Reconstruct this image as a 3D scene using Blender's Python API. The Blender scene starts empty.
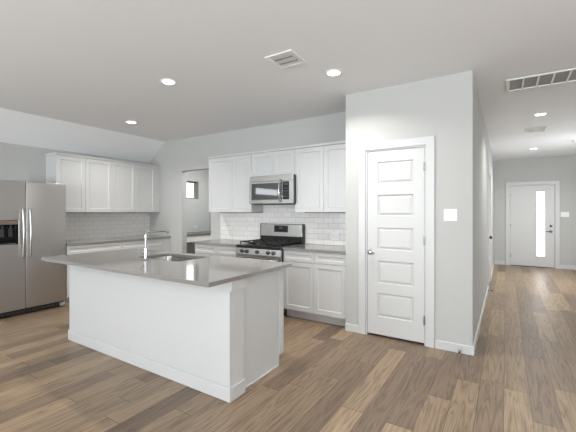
import bpy, bmesh, math, random
from mathutils import Vector, Matrix

random.seed(7)
S = bpy.context.scene
COL = S.collection
R = math.radians

# ------------------------------------------------------------------ camera
cam_d = bpy.data.cameras.new('camera')
cam = bpy.data.objects.new('camera', cam_d)
COL.objects.link(cam)
cam.location = (0.0, 0.0, 1.372)
cam.rotation_euler = (R(90), 0.0, R(32.347))
cam_d.sensor_width = 36.0
cam_d.lens = 344.51 / 576.0 * 36.0
cam_d.shift_y = -3.81 / 576.0
cam_d.clip_start = 0.05
S.camera = cam

# ------------------------------------------------------------------ world, daylight and fill lights
W = bpy.data.worlds.new('daylight')
S.world = W
W.use_nodes = True
bg = W.node_tree.nodes['Background']
bg.inputs['Color'].default_value = (0.93, 0.97, 1.0, 1)
bg.inputs['Strength'].default_value = 3.0


def area_light(name, loc, rot, sx, sy, power, color=(1, 1, 1), spread=180):
    d = bpy.data.lights.new(name, 'AREA')
    d.shape = 'RECTANGLE'
    d.size, d.size_y = sx, sy
    d.energy = power
    d.color = color
    d.spread = R(spread)
    o = bpy.data.objects.new(name, d)
    COL.objects.link(o)
    o.location = loc
    o.rotation_euler = rot
    return o


# daylight entering by the big windows behind the camera (faces +Y) and an added fill light
# from the unseen right side (faces -X)
for i, xc in enumerate((-4.4, -1.9, 0.6)):
    area_light('window_and_fill_light', (xc, -4.3, 1.35), (R(155), 0, 0), 1.9, 2.1, 122, (0.83, 0.92, 1.0))
area_light('window_and_fill_light', (3.65, -0.6, 1.30), (R(158), 0, R(90)), 2.4, 2.1, 130, (0.93, 0.96, 1.0))
# added fill lights that brighten the hall and the utility room
area_light('entry_fill', (2.06, 7.6, 1.5), (R(80), 0, R(20)), 1.2, 1.5, 34, (0.90, 0.95, 1.0))
area_light('entry_fill', (2.05, 7.6, 1.5), (R(78), 0, R(100)), 1.2, 1.5, 13, (0.90, 0.95, 1.0))
area_light('utility_fill', (-4.7, 5.3, 2.6), (0, 0, 0), 0.9, 0.8, 34, (0.95, 0.98, 1.0))

S.view_settings.view_transform = 'Standard'
S.view_settings.look = 'None'
S.view_settings.gamma = 1.0
S.view_settings.exposure = 0.45
S.view_settings.use_curve_mapping = False
S.cycles.max_bounces = 10
S.cycles.diffuse_bounces = 6
S.cycles.sample_clamp_indirect = 6.0
S.cycles.use_denoising = True
S.cycles.caustics_reflective = False
S.cycles.caustics_refractive = False

CAN_POWER = 12.5
CAN_COLOR = (1.0, 0.985, 0.955)

# ------------------------------------------------------------------ materials


def srgb(r, g, b):
    def f(c):
        c /= 255.0
        return c / 12.92 if c <= 0.04045 else ((c + 0.055) / 1.055) ** 2.4
    return (f(r), f(g), f(b), 1.0)


def base_mat(name, color, rough=0.5, metal=0.0, spec=0.5):
    m = bpy.data.materials.new(name)
    m.use_nodes = True
    b = m.node_tree.nodes['Principled BSDF']
    b.inputs['Base Color'].default_value = color
    b.inputs['Roughness'].default_value = rough
    b.inputs['Metallic'].default_value = metal
    b.inputs['Specular IOR Level'].default_value = spec
    return m, m.node_tree, b


def noise_mat(name, color, rough=0.5, metal=0.0, scale=(40, 40, 40), bump=0.0, var=0.03, rvar=0.0, spec=0.5, detail=3, dist=0.01):
    """plain surface with faint procedural variation and a little bump"""
    m, t, b = base_mat(name, color, rough, metal, spec)
    N, L = t.nodes, t.links
    tc = N.new('ShaderNodeTexCoord')
    mp = N.new('ShaderNodeMapping')
    mp.inputs['Scale'].default_value = scale
    L.new(tc.outputs['Object'], mp.inputs['Vector'])
    n = N.new('ShaderNodeTexNoise')
    n.inputs['Scale'].default_value = 1.0
    n.inputs['Detail'].default_value = detail
    L.new(mp.outputs['Vector'], n.inputs['Vector'])
    mr = N.new('ShaderNodeMapRange')
    mr.inputs['To Min'].default_value = 1 - var
    mr.inputs['To Max'].default_value = 1 + var
    L.new(n.outputs['Fac'], mr.inputs['Value'])
    mx = N.new('ShaderNodeMix')
    mx.data_type = 'RGBA'
    mx.blend_type = 'MULTIPLY'
    mx.inputs['Factor'].default_value = 1.0
    mx.inputs['A'].default_value = color
    L.new(mr.outputs['Result'], mx.inputs['B'])
    L.new(mx.outputs['Result'], b.inputs['Base Color'])
    if rvar:
        m2 = N.new('ShaderNodeMapRange')
        m2.inputs['To Min'].default_value = max(0.02, rough - rvar)
        m2.inputs['To Max'].default_value = rough + rvar
        L.new(n.outputs['Fac'], m2.inputs['Value'])
        L.new(m2.outputs['Result'], b.inputs['Roughness'])
    if bump:
        bp = N.new('ShaderNodeBump')
        bp.inputs['Strength'].default_value = bump
        bp.inputs['Distance'].default_value = dist
        L.new(n.outputs['Fac'], bp.inputs['Height'])
        L.new(bp.outputs['Normal'], b.inputs['Normal'])
    return m


def floor_material():
    m, t, b = base_mat('oak plank flooring', (0.3, 0.22, 0.16, 1), 0.4)
    N, L = t.nodes, t.links

    def math_(op, a, c=None):
        n = N.new('ShaderNodeMath')
        n.operation = op
        for i, v in enumerate((a, c)):
            if v is None:
                continue
            if isinstance(v, (int, float)):
                n.inputs[i].default_value = v
            else:
                L.new(v, n.inputs[i])
        return n.outputs[0]

    tc = N.new('ShaderNodeTexCoord')
    sp = N.new('ShaderNodeSeparateXYZ')
    L.new(tc.outputs['Object'], sp.inputs[0])
    x, y = sp.outputs['X'], sp.outputs['Y']
    PW, PL = 0.162, 1.22
    xs = math_('DIVIDE', math_('ADD', x, 40.03), PW)
    row = math_('FLOOR', xs)
    fx = math_('FRACT', xs)
    wn = N.new('ShaderNodeTexWhiteNoise')
    wn.noise_dimensions = '1D'
    L.new(row, wn.inputs['W'])
    ys = math_('ADD', math_('DIVIDE', math_('ADD', y, 40.0), PL), math_('MULTIPLY', wn.outputs['Value'], 7.0))
    pid = math_('FLOOR', ys)
    fy = math_('FRACT', ys)
    cb = N.new('ShaderNodeCombineXYZ')
    L.new(row, cb.inputs[0])
    L.new(pid, cb.inputs[1])
    w2 = N.new('ShaderNodeTexWhiteNoise')
    w2.noise_dimensions = '3D'
    L.new(cb.outputs[0], w2.inputs['Vector'])
    tone = w2.outputs['Value']
    ramp = N.new('ShaderNodeValToRGB')
    e = ramp.color_ramp.elements
    e[0].position, e[0].color = 0.0, srgb(114, 95, 78)
    e[1].position, e[1].color = 1.0, srgb(166, 142, 114)
    for p, c in ((0.22, srgb(132, 111, 91)), (0.5, srgb(145, 123, 100)), (0.8, srgb(154, 131, 105))):
        k = e.new(p)
        k.color = c
    L.new(tone, ramp.inputs['Fac'])
    # grain, stretched along the plank and shifted from plank to plank
    c2 = N.new('ShaderNodeCombineXYZ')
    L.new(math_('MULTIPLY', x, 15.0), c2.inputs[0])
    L.new(math_('MULTIPLY', y, 1.0), c2.inputs[1])
    L.new(math_('MULTIPLY', tone, 60.0), c2.inputs[2])
    n1 = N.new('ShaderNodeTexNoise')
    n1.inputs['Scale'].default_value = 1.0
    n1.inputs['Detail'].default_value = 2.0
    n1.inputs['Distortion'].default_value = 0.35
    L.new(c2.outputs[0], n1.inputs['Vector'])
    rings = math_('FRACT', math_('MULTIPLY', n1.outputs['Fac'], 7.0))
    rings = math_('POWER', math_('MULTIPLY', math_('ABSOLUTE', math_('SUBTRACT', rings, 0.5)), 2.0), 0.33)
    c3 = N.new('ShaderNodeCombineXYZ')
    L.new(math_('MULTIPLY', x, 210.0), c3.inputs[0])
    L.new(math_('MULTIPLY', y, 3.5), c3.inputs[1])
    L.new(math_('MULTIPLY', tone, 90.0), c3.inputs[2])
    n2 = N.new('ShaderNodeTexNoise')
    n2.inputs['Scale'].default_value = 1.0
    n2.inputs['Detail'].default_value = 4.0
    L.new(c3.outputs[0], n2.inputs['Vector'])
    g = math_('ADD', math_('MULTIPLY', rings, 0.46), math_('MULTIPLY', n2.outputs['Fac'], 0.62))
    gm = N.new('ShaderNodeMapRange')
    gm.inputs['From Min'].default_value = 0.32
    gm.inputs['From Max'].default_value = 0.90
    gm.inputs['To Min'].default_value = 0.46
    gm.inputs['To Max'].default_value = 1.20
    L.new(g, gm.inputs['Value'])
    mx = N.new('ShaderNodeMix')
    mx.data_type = 'RGBA'
    mx.blend_type = 'MULTIPLY'
    mx.inputs['Factor'].default_value = 1.0
    L.new(ramp.outputs['Color'], mx.inputs['A'])
    L.new(gm.outputs['Result'], mx.inputs['B'])
    # seams
    s1 = math_('LESS_THAN', fx, 0.024)
    s2 = math_('LESS_THAN', fy, 0.0045)
    seam = math_('MAXIMUM', s1, s2)
    m2 = N.new('ShaderNodeMix')
    m2.data_type = 'RGBA'
    L.new(math_('MULTIPLY', seam, 0.7), m2.inputs['Factor'])
    L.new(mx.outputs['Result'], m2.inputs['A'])
    m2.inputs['B'].default_value = srgb(70, 58, 48)
    L.new(m2.outputs['Result'], b.inputs['Base Color'])
    rr = N.new('ShaderNodeMapRange')
    rr.inputs['To Min'].default_value = 0.30
    rr.inputs['To Max'].default_value = 0.44
    L.new(n2.outputs['Fac'], rr.inputs['Value'])
    L.new(rr.outputs['Result'], b.inputs['Roughness'])
    bp = N.new('ShaderNodeBump')
    bp.inputs['Strength'].default_value = 0.35
    bp.inputs['Distance'].default_value = 0.002
    L.new(math_('SUBTRACT', math_('MULTIPLY', n2.outputs['Fac'], 0.35), seam), bp.inputs['Height'])
    L.new(bp.outputs['Normal'], b.inputs['Normal'])
    return m


def tile_material(name, along):
    m, t, b = base_mat(name, srgb(226, 225, 223), 0.14)
    N, L = t.nodes, t.links
    tc = N.new('ShaderNodeTexCoord')
    sp = N.new('ShaderNodeSeparateXYZ')
    L.new(tc.outputs['Object'], sp.inputs[0])
    cb = N.new('ShaderNodeCombineXYZ')
    L.new(sp.outputs[along], cb.inputs[0])
    L.new(sp.outputs['Z'], cb.inputs[1])
    mp = N.new('ShaderNodeMapping')
    mp.inputs['Location'].default_value = (30.0, -0.914 + 7.6 * 0, 0)
    L.new(cb.outputs[0], mp.inputs['Vector'])
    br = N.new('ShaderNodeTexBrick')
    br.offset = 0.5
    br.inputs['Color1'].default_value = srgb(228, 225, 221)
    br.inputs['Color2'].default_value = srgb(222, 219, 215)
    br.inputs['Mortar'].default_value = srgb(180, 176, 172)
    br.inputs['Scale'].default_value = 1.0
    br.inputs['Mortar Size'].default_value = 0.0022
    br.inputs['Mortar Smooth'].default_value = 0.1
    br.inputs['Brick Width'].default_value = 0.1525
    br.inputs['Row Height'].default_value = 0.0763
    L.new(mp.outputs['Vector'], br.inputs['Vector'])
    L.new(br.outputs['Color'], b.inputs['Base Color'])
    rr = N.new('ShaderNodeMapRange')
    rr.inputs['To Min'].default_value = 0.14
    rr.inputs['To Max'].default_value = 0.7
    L.new(br.outputs['Fac'], rr.inputs['Value'])
    L.new(rr.outputs['Result'], b.inputs['Roughness'])
    bp = N.new('ShaderNodeBump')
    bp.invert = True
    bp.inputs['Strength'].default_value = 0.5
    bp.inputs['Distance'].default_value = 0.002
    L.new(br.outputs['Fac'], bp.inputs['Height'])
    L.new(bp.outputs['Normal'], b.inputs['Normal'])
    return m


def glass_material(name, rough=0.0, tint=(1, 1, 1, 1)):
    m, t, b = base_mat(name, tint, rough)
    b.inputs['Transmission Weight'].default_value = 1.0
    b.inputs['IOR'].default_value = 1.45
    return m


def emit_material(name, color, strength):
    m, t, b = base_mat(name, color, 0.5)
    b.inputs['Emission Color'].default_value = color
    b.inputs['Emission Strength'].default_value = strength
    return m


M = {}
M['floor'] = floor_material()
M['wall'] = noise_mat('light grey wall paint', srgb(183, 183, 180), 0.85, scale=(90, 90, 90), bump=0.12, var=0.012, spec=0.25, dist=0.003)
M['ceiling'] = noise_mat('ceiling paint', srgb(233, 234, 235), 0.9, scale=(70, 70, 70), bump=0.18, var=0.015, spec=0.2, dist=0.004)
M['trim'] = noise_mat('white semi gloss trim paint', srgb(198, 198, 197), 0.4, scale=(60, 60, 60), bump=0.03, var=0.01, dist=0.002)
M['door'] = noise_mat('white door paint', srgb(198, 198, 196), 0.42, scale=(120, 120, 10), bump=0.05, var=0.012, dist=0.002)
M['cabinet'] = noise_mat('white cabinet lacquer', srgb(197, 197, 196), 0.38, scale=(50, 50, 50), bump=0.02, var=0.01, dist=0.002)
M['toe'] = noise_mat('toe kick board', srgb(190, 187, 184), 0.6, scale=(30, 30, 30), var=0.03)
M['brown_board'] = noise_mat('brown grey board', srgb(120, 108, 96), 0.7, scale=(20, 20, 20), var=0.06)
M['quartz'] = noise_mat('grey quartz', srgb(130, 126, 122), 0.09, scale=(260, 260, 260), var=0.07, detail=6)
M['steel'] = noise_mat('brushed stainless steel', srgb(182, 180, 177), 0.23, 1.0, scale=(3, 3, 260), bump=0.06, var=0.05, rvar=0.05, dist=0.001)
M['steel_door'] = noise_mat('satin stainless door skin', srgb(186, 183, 180), 0.36, 1.0, scale=(2, 2, 200), bump=0.03, var=0.03, rvar=0.03, dist=0.0005)
M['steel_bright'] = noise_mat('polished stainless steel', srgb(205, 204, 202), 0.20, 1.0, scale=(40, 40, 3), var=0.03, rvar=0.04)
M['gunmetal'] = noise_mat('dark polished metal', srgb(92, 92, 94), 0.22, 0.9, scale=(40, 40, 40), var=0.03)
M['chrome'] = noise_mat('chrome', srgb(196, 196, 196), 0.09, 1.0, scale=(20, 20, 20), var=0.01)
M['nickel'] = noise_mat('satin nickel', srgb(182, 178, 172), 0.25, 1.0, scale=(40, 40, 40), var=0.02)
M['black_glass'] = noise_mat('black glass', srgb(14, 14, 16), 0.05, scale=(10, 10, 10), var=0.05)
M['mirror_glass'] = noise_mat('reflective dark oven glass', srgb(16, 16, 18), 0.04, scale=(10, 10, 10), var=0.05)
M['quartz'].node_tree.nodes['Principled BSDF'].inputs['IOR'].default_value = 1.95
M['mirror_glass'].node_tree.nodes['Principled BSDF'].inputs['IOR'].default_value = 2.3
M['black'] = noise_mat('black enamel', srgb(22, 22, 23), 0.28, scale=(30, 30, 30), var=0.06)
M['iron'] = noise_mat('cast iron', srgb(28, 28, 29), 0.55, scale=(160, 160, 160), bump=0.15, var=0.12, dist=0.001)
M['dark_plastic'] = noise_mat('dark grey plastic', srgb(48, 48, 50), 0.45, scale=(80, 80, 80), var=0.05)
M['fridge_side'] = noise_mat('grey painted steel', srgb(92, 92, 93), 0.5, scale=(160, 160, 160), bump=0.06, var=0.04, dist=0.001)
M['white_plastic'] = noise_mat('white plastic', srgb(226, 226, 224), 0.35, scale=(60, 60, 60), var=0.008)
M['vent_dark'] = noise_mat('shadowy duct', srgb(90, 88, 86), 0.8, scale=(60, 60, 60), var=0.05)
M['filter'] = noise_mat('grey filter mesh', srgb(158, 158, 155), 0.8, scale=(420, 420, 420), bump=0.2, var=0.10, detail=2)
M['vent_white'] = noise_mat('white enamelled metal', srgb(240, 240, 238), 0.45, scale=(60, 60, 60), var=0.01)
M['lens'] = emit_material('lit lamp lens', (1.0, 0.97, 0.92, 1), 9.0)
M['frost'] = glass_material('frosted glass', 0.55, (0.97, 0.985, 1, 1))
M['glass'] = glass_material('clear window glass', 0.0, (0.98, 1, 0.99, 1))
M['display'] = emit_material('appliance display', (0.30, 0.36, 0.40, 1), 0.06)
M['display'].node_tree.nodes['Principled BSDF'].inputs['Base Color'].default_value = (0.02, 0.025, 0.03, 1)
M['reflection_panel'] = noise_mat('reflection tinted panel', srgb(120, 104, 94), 0.18, scale=(30, 30, 30), var=0.03)  # brown-beige reflection put into the panel colour
M['charcoal'] = noise_mat('charcoal grey surface', srgb(96, 92, 89), 0.5, scale=(40, 40, 8), var=0.08)
M['tile_x'] = tile_material('white subway tile along the range wall', 'X')
M['tile_y'] = tile_material('white subway tile along the fridge wall', 'Y')
M['bark'] = noise_mat('tan siding', srgb(188, 172, 146), 0.8, scale=(2, 2, 30), var=0.08)
M['bronze'] = noise_mat('tan window frame', srgb(150, 140, 124), 0.5, scale=(40, 40, 40), var=0.04)
M['rubber'] = noise_mat('dark rubber', srgb(40, 38, 36), 0.7, scale=(90, 90, 90), var=0.08)

# ------------------------------------------------------------------ mesh helpers


def new_bm():
    return bmesh.new()


def box(bm, x0, x1, y0, y1, z0, z1, bev=0.0, seg=2):
    r = bmesh.ops.create_cube(bm, size=1.0)
    vs = r['verts']
    for v in vs:
        v.co = Vector((x0 + (v.co.x + .5) * (x1 - x0), y0 + (v.co.y + .5) * (y1 - y0), z0 + (v.co.z + .5) * (z1 - z0)))
    if bev > 0:
        es = list({e for v in vs for e in v.link_edges})
        bmesh.ops.bevel(bm, geom=es, offset=bev, segments=seg, profile=0.5, affect='EDGES')
    return bm


def cyl(bm, p0, p1, r0, r1=None, seg=24):
    p0, p1 = Vector(p0), Vector(p1)
    r1 = r0 if r1 is None else r1
    d = p1 - p0
    q = Vector((0, 0, 1)).rotation_difference(d.normalized()).to_matrix().to_4x4()
    mat = Matrix.Translation((p0 + p1) / 2) @ q
    bmesh.ops.create_cone(bm, cap_ends=True, cap_tris=False, segments=seg, radius1=r0, radius2=r1, depth=d.length, matrix=mat)
    return bm


def lathe(bm, prof, origin=(0, 0, 0), axis=(0, 0, 1), seg=32):
    """prof: list of (radius, height) along axis, from the origin"""
    q = Vector((0, 0, 1)).rotation_difference(Vector(axis).normalized()).to_matrix()
    o = Vector(origin)
    rings = []
    for r, h in prof:
        if r < 1e-6:
            rings.append([bm.verts.new(o + q @ Vector((0, 0, h)))])
        else:
            rings.append([bm.verts.new(o + q @ Vector((r * math.cos(2 * math.pi * k / seg), r * math.sin(2 * math.pi * k / seg), h))) for k in range(seg)])
    for a, b in zip(rings, rings[1:]):
        for k in range(seg):
            k2 = (k + 1) % seg
            if len(a) == 1 and len(b) > 1:
                bm.faces.new((a[0], b[k], b[k2]))
            elif len(b) == 1 and len(a) > 1:
                bm.faces.new((a[k], b[0], a[k2]))
            elif len(a) > 1:
                bm.faces.new((a[k], b[k], b[k2], a[k2]))
    return bm


def tube(bm, pts, r, seg=16, closed_ends=True):
    """swept round tube through pts (r number or list)"""
    pts = [Vector(p) for p in pts]
    n = len(pts)
    rs = r if isinstance(r, (list, tuple)) else [r] * n
    up = None
    rings = []
    for i, p in enumerate(pts):
        t = (pts[min(i + 1, n - 1)] - pts[max(i - 1, 0)]).normalized()
        if up is None:
            up = Vector((0, 0, 1)) if abs(t.z) < 0.9 else Vector((1, 0, 0))
        a = t.cross(up).normalized()
        bb = a.cross(t).normalized()
        up = bb
        rings.append([bm.verts.new(p + rs[i] * (math.cos(2 * math.pi * k / seg) * a + math.sin(2 * math.pi * k / seg) * bb)) for k in range(seg)])
    for A, B in zip(rings, rings[1:]):
        for k in range(seg):
            bm.faces.new((A[k], A[(k + 1) % seg], B[(k + 1) % seg], B[k]))
    if closed_ends:
        bm.faces.new(rings[0][::-1])
        bm.faces.new(rings[-1])
    return bm


def plate(bm, xs, zs, y0, y1, holes=(), cut=None):
    """watertight plate in x,z between y0 (front) and y1 (back); cells in holes are open.
    returns {cell: front face}"""
    V = {}

    def v(i, j, k):
        if (i, j, k) not in V:
            V[(i, j, k)] = bm.verts.new((xs[i], y0 if k == 0 else y1, zs[j]))
        return V[(i, j, k)]
    nx, nz = len(xs) - 1, len(zs) - 1
    solid = {(i, j) for i in range(nx) for j in range(nz) if (i, j) not in holes}
    F = {}
    for (i, j) in solid:
        F[(i, j)] = bm.faces.new((v(i, j, 0), v(i + 1, j, 0), v(i + 1, j + 1, 0), v(i, j + 1, 0)))
        bm.faces.new((v(i, j, 1), v(i, j + 1, 1), v(i + 1, j + 1, 1), v(i + 1, j, 1)))
        if (i - 1, j) not in solid:
            bm.faces.new((v(i, j, 0), v(i, j + 1, 0), v(i, j + 1, 1), v(i, j, 1)))
        if (i + 1, j) not in solid:
            bm.faces.new((v(i + 1, j, 0), v(i + 1, j, 1), v(i + 1, j + 1, 1), v(i + 1, j + 1, 0)))
        if (i, j - 1) not in solid:
            bm.faces.new((v(i, j, 0), v(i, j, 1), v(i + 1, j, 1), v(i + 1, j, 0)))
        if (i, j + 1) not in solid:
            bm.faces.new((v(i, j + 1, 0), v(i + 1, j + 1, 0), v(i + 1, j + 1, 1), v(i, j + 1, 1)))
    return F


def inset_move(bm, face, thick, dy):
    bm.normal_update()
    bmesh.ops.inset_region(bm, faces=[face], thickness=thick, depth=0.0, use_even_offset=True)
    for v in face.verts:
        v.co.y += dy
    return face


def shaker(bm, x0, x1, z0, z1, yf, th=0.019, rail=0.056, deep=0.0095):
    F = plate(bm, [x0, x1], [z0, z1], yf, yf + th)
    f = F[(0, 0)]
    inset_move(bm, f, rail, 0.0)
    inset_move(bm, f, 0.009, deep)
    return bm


def obj(name, bm, mat, parent=None, smooth=False, bevel=0.0, bseg=2):
    bmesh.ops.recalc_face_normals(bm, faces=bm.faces)
    me = bpy.data.meshes.new(name)
    bm.to_mesh(me)
    bm.free()
    me.materials.append(M[mat])
    if smooth:
        for p in me.polygons:
            p.use_smooth = True
        try:
            me.set_sharp_from_angle(angle=R(35))
        except Exception:
            pass
    o = bpy.data.objects.new(name, me)
    COL.objects.link(o)
    if parent is not None:
        o.parent = parent
    if bevel:
        md = o.modifiers.new('edge', 'BEVEL')
        md.width = bevel
        md.segments = bseg
        md.limit_method = 'ANGLE'
        md.angle_limit = R(50)
    return o


def tag(o, label=None, cat=None, group=None, kind=None):
    if label:
        o['label'] = label
    if cat:
        o['category'] = cat
    if group:
        o['group'] = group
    if kind:
        o['kind'] = kind
    return o


def thing(name, label, cat, loc=(0, 0, 0), rotz=0.0, group=None, kind=None):
    o = bpy.data.objects.new(name, None)
    COL.objects.link(o)
    o.empty_display_size = 0.1
    o.location = loc
    o.rotation_euler = (0, 0, rotz)
    return tag(o, label, cat, group, kind)


def dup(root, loc, rotz=None, label=None, group=None):
    def cp(o, parent):
        c = o.copy()
        COL.objects.link(c)
        c.parent = parent
        for ch in list(o.children):
            cp(ch, c)
        return c
    r = cp(root, None)
    r.location = loc
    if rotz is not None:
        r.rotation_euler = (0, 0, rotz)
    if label:
        r['label'] = label
    if group:
        r['group'] = group
    return r


def struct(name, bm, mat, label, cat, **k):
    return tag(obj(name, bm, mat, **k), label, cat, None, 'structure')


def swap_xy(bm):
    """turn a plate built in x,z (thickness along y) into one running along y (thickness along x)"""
    for v in bm.verts:
        v.co = Vector((v.co.y, v.co.x, v.co.z))
    return bm


# ------------------------------------------------------------------ the setting
XL, YR, YP, XP0, XH, YF = -6.06, 4.365, 3.742, -1.576, -0.273, 10.60
ZC, ZL, XFOLD = 2.734, 2.365, -5.575
YB, XRT = -4.5, 3.8
T = 0.115

bm = new_bm()
box(bm, XL - 0.15, XRT + 0.1, YB - 0.1, YF + 0.12, -0.12, 0.0)
struct('floor', bm, 'floor', 'brown oak plank floor running through kitchen and hall', 'floor')

bm = new_bm()   # flat ceiling with the sloped strip above the fridge wall, one skin
prof = [(XL, ZL), (XFOLD, ZC), (XRT + 0.1, ZC), (XRT + 0.1, ZC + 0.12), (XFOLD - 0.04, ZC + 0.12), (XL - 0.15, ZL + 0.09), (XL - 0.15, ZL)]
v0 = [bm.verts.new((x, YB - 0.1, z)) for x, z in prof]
v1 = [bm.verts.new((x, YF + 0.12, z)) for x, z in prof]
bm.faces.new(v0)
bm.faces.new(v1[::-1])
for k in range(len(prof)):
    k2 = (k + 1) % len(prof)
    bm.faces.new((v0[k], v0[k2], v1[k2], v1[k]))
struct('ceiling', bm, 'ceiling', 'pale grey flat ceiling with a sloped strip above the fridge wall', 'ceiling')

# fridge wall with the small window of the utility room
NW = (5.02, 5.67, 1.675, 2.08)   # y0, y1, z0, z1
bm = new_bm()
plate(bm, [YB - 0.1, -1.25, 0.10, NW[0], NW[1], YF], [0, NW[2], 1.895, NW[3], ZL], XL, XL - 0.15, holes={(1, 2), (3, 1), (3, 2)})
struct('wall_left', swap_xy(bm), 'wall', 'light grey wall behind the refrigerator', 'wall')

# range wall with the doorless opening
OX0, OX1, OZ = -5.104, -4.36, 2.143
bm = new_bm()
plate(bm, [XL, OX0, OX1, XH - T - 0.001], [0, OZ, ZC + 0.04], YR, YR + T, holes={(1, 0)})
# trim the two top corners under the slope of the ceiling
struct('wall_kitchen', bm, 'wall', 'light grey wall behind the gas range with an open doorway', 'wall')

PX0, PX1, PZ = -1.335, -0.693, 2.062      # pantry door opening
bm = new_bm()
plate(bm, [XP0, PX0, PX1, XH], [0, PZ, ZC + 0.04], YP, YP + T, holes={(1, 0)})
struct('wall_pantry', bm, 'wall', 'light grey wall holding the white five panel door', 'wall')
bm = new_bm()
box(bm, XP0, XP0 + T, YP + T + 0.001, YR - 0.001, 0, ZC + 0.04)
struct('wall_pantry_side', bm, 'wall', 'short pantry side wall closing the row of kitchen cabinets', 'wall')

HY0, HY1 = 7.06, 7.88                     # hall door opening
bm = new_bm()
plate(bm, [YP + T + 0.001, HY0, HY1, YF], [0, PZ, ZC + 0.04], XH, XH - T, holes={(1, 0)})
struct('wall_hall', swap_xy(bm), 'wall', 'light grey hall wall running from the pantry corner to the entry', 'wall')

FX0, FX1 = 0.072, 1.016                   # front door opening
bm = new_bm()
plate(bm, [XH - 0.2, FX0, FX1, 2.3], [0, PZ, ZC + 0.04], YF, YF + 0.12, holes={(1, 0)})
struct('wall_front', bm, 'wall', 'grey end wall of the hall around the entry door', 'wall')

bm = new_bm()
plate(bm, [5.4, 6.95, 8.25, YF - 0.001], [0, 0.75, 2.25, ZC + 0.04], 2.1, 2.1 + T, holes={(1, 1)})  # opening added for the hall fill lights
struct('wall_entry', swap_xy(bm), 'wall', 'light grey wall on the far side of the hall', 'wall')
bm = new_bm()
box(bm, 2.1, XRT - 0.001, 5.4 - T, 5.399, 0, ZC + 0.04)
struct('wall_living', bm, 'wall', 'light grey wall between living room and hall', 'wall')
bm = new_bm()
plate(bm, [YB, -1.85, 0.65, 5.4], [0, 0.15, 2.4, ZC + 0.04], XRT, XRT + 0.1, holes={(1, 1)})
struct('wall_right', swap_xy(bm), 'wall', 'light grey living room wall with a wide opening', 'wall')
bm = new_bm()
plate(bm, [XL, -5.4, -3.4, -2.9, -0.9, -0.4, 1.6, XRT + 0.1], [0, 0.25, 2.45, ZC + 0.04], YB, YB - 0.1, holes={(1, 1), (3, 1), (5, 1)})
struct('wall_back', bm, 'wall', 'light grey wall with three tall windows facing the kitchen', 'wall')
# utility room behind the range wall
bm = new_bm()
box(bm, XL, XH - T - 0.001, 6.0, 6.1, 0, ZC + 0.04)
struct('wall_utility', bm, 'wall', 'far wall of the small utility room seen through the doorway', 'wall')

# backsplashes
bm = new_bm()
plate(bm, [-4.125, -3.222, -2.466, XP0 - 0.002], [0.916, 1.371, 1.50], YR - 0.008, YR - 0.0005, holes={(0, 1), (2, 1)})
struct('backsplash', bm, 'tile_x', 'white subway tile backsplash behind the gas range', 'backsplash')
bm = new_bm()
plate(bm, [2.52, YR - 0.002], [0.916, 1.371], XL + 0.008, XL + 0.0005)
struct('backsplash', swap_xy(bm), 'tile_y', 'white subway tile backsplash beside the refrigerator', 'backsplash')


# baseboards
def baseboard(name, label, p0, p1, face, h=0.085, th=0.014):
    """p0,p1 along the wall; face = ('y', Y, sign) or ('x', X, sign): board stands on that side of the plane"""
    ax, c, s = face
    bm = new_bm()
    F = plate(bm, [p0, p1], [0.0, h], 0.0, th)
    for v in bm.verts:   # eased top edge
        if v.co.z > h - 1e-5 and v.co.y > th - 1e-5:
            v.co.z -= 0.006
    for v in bm.verts:
        if ax == 'y':
            v.co = Vector((v.co.x, c + s * v.co.y, v.co.z))
        else:
            v.co = Vector((c + s * v.co.y, v.co.x, v.co.z))
    return struct(name, bm, 'trim', label, 'baseboard', bevel=0.002)


baseboard('baseboard_pantry', 'white baseboard between range cabinets and pantry door', XP0, -1.418, ('y', YP, -1))
baseboard('baseboard_pantry', 'white baseboard under the light switch beside the pantry door', -0.607, XH + 0.014, ('y', YP, -1))
baseboard('baseboard_hall', 'white baseboard along the hall wall from the pantry corner', YP, HY0 - 0.094, ('x', XH, 1))
baseboard('baseboard_hall', 'white baseboard of the hall wall beyond the side door', HY1 + 0.094, YF - 0.015, ('x', XH, 1))
baseboard('baseboard_front', 'short white baseboard on the hinge side of the entry door', XH + 0.015, -0.028, ('y', YF, -1), 0.1)
baseboard('baseboard_front', 'white baseboard on the handle side of the entry door', 1.10, 2.09, ('y', YF, -1), 0.1)
baseboard('baseboard_kitchen', 'white baseboard between corner cabinet and open doorway', -5.40, OX0, ('y', YR, -1))

# ------------------------------------------------------------------ doors


def casing(root, x0, x1, z1, w, yf, th=0.018, cut_inner=0.006):
    """three-sided flat casing around opening x0..x1 up to z1, on plane yf facing -y"""
    bm = new_bm()
    a = cut_inner
    pts = [(x0 - w, 0), (x0 - w, z1 + w), (x1 + w, z1 + w), (x1 + w, 0), (x1 + a, 0), (x1 + a, z1 + a), (x0 - a, z1 + a), (x0 - a, 0)]
    f = [bm.verts.new((x, yf - th, z)) for x, z in pts]
    g = [bm.verts.new((x, yf - 0.0005, z)) for x, z in pts]
    quads = [(0, 1, 6, 7), (1, 2, 5, 6), (2, 3, 4, 5)]
    for q in quads:
        bm.faces.new([f[i] for i in q])
        bm.faces.new([g[i] for i in q][::-1])
    n = len(pts)
    for k in range(n):
        bm.faces.new((f[k], g[k], g[(k + 1) % n], f[(k + 1) % n]))
    return obj('casing', bm, 'trim', root, bevel=0.003)


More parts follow.
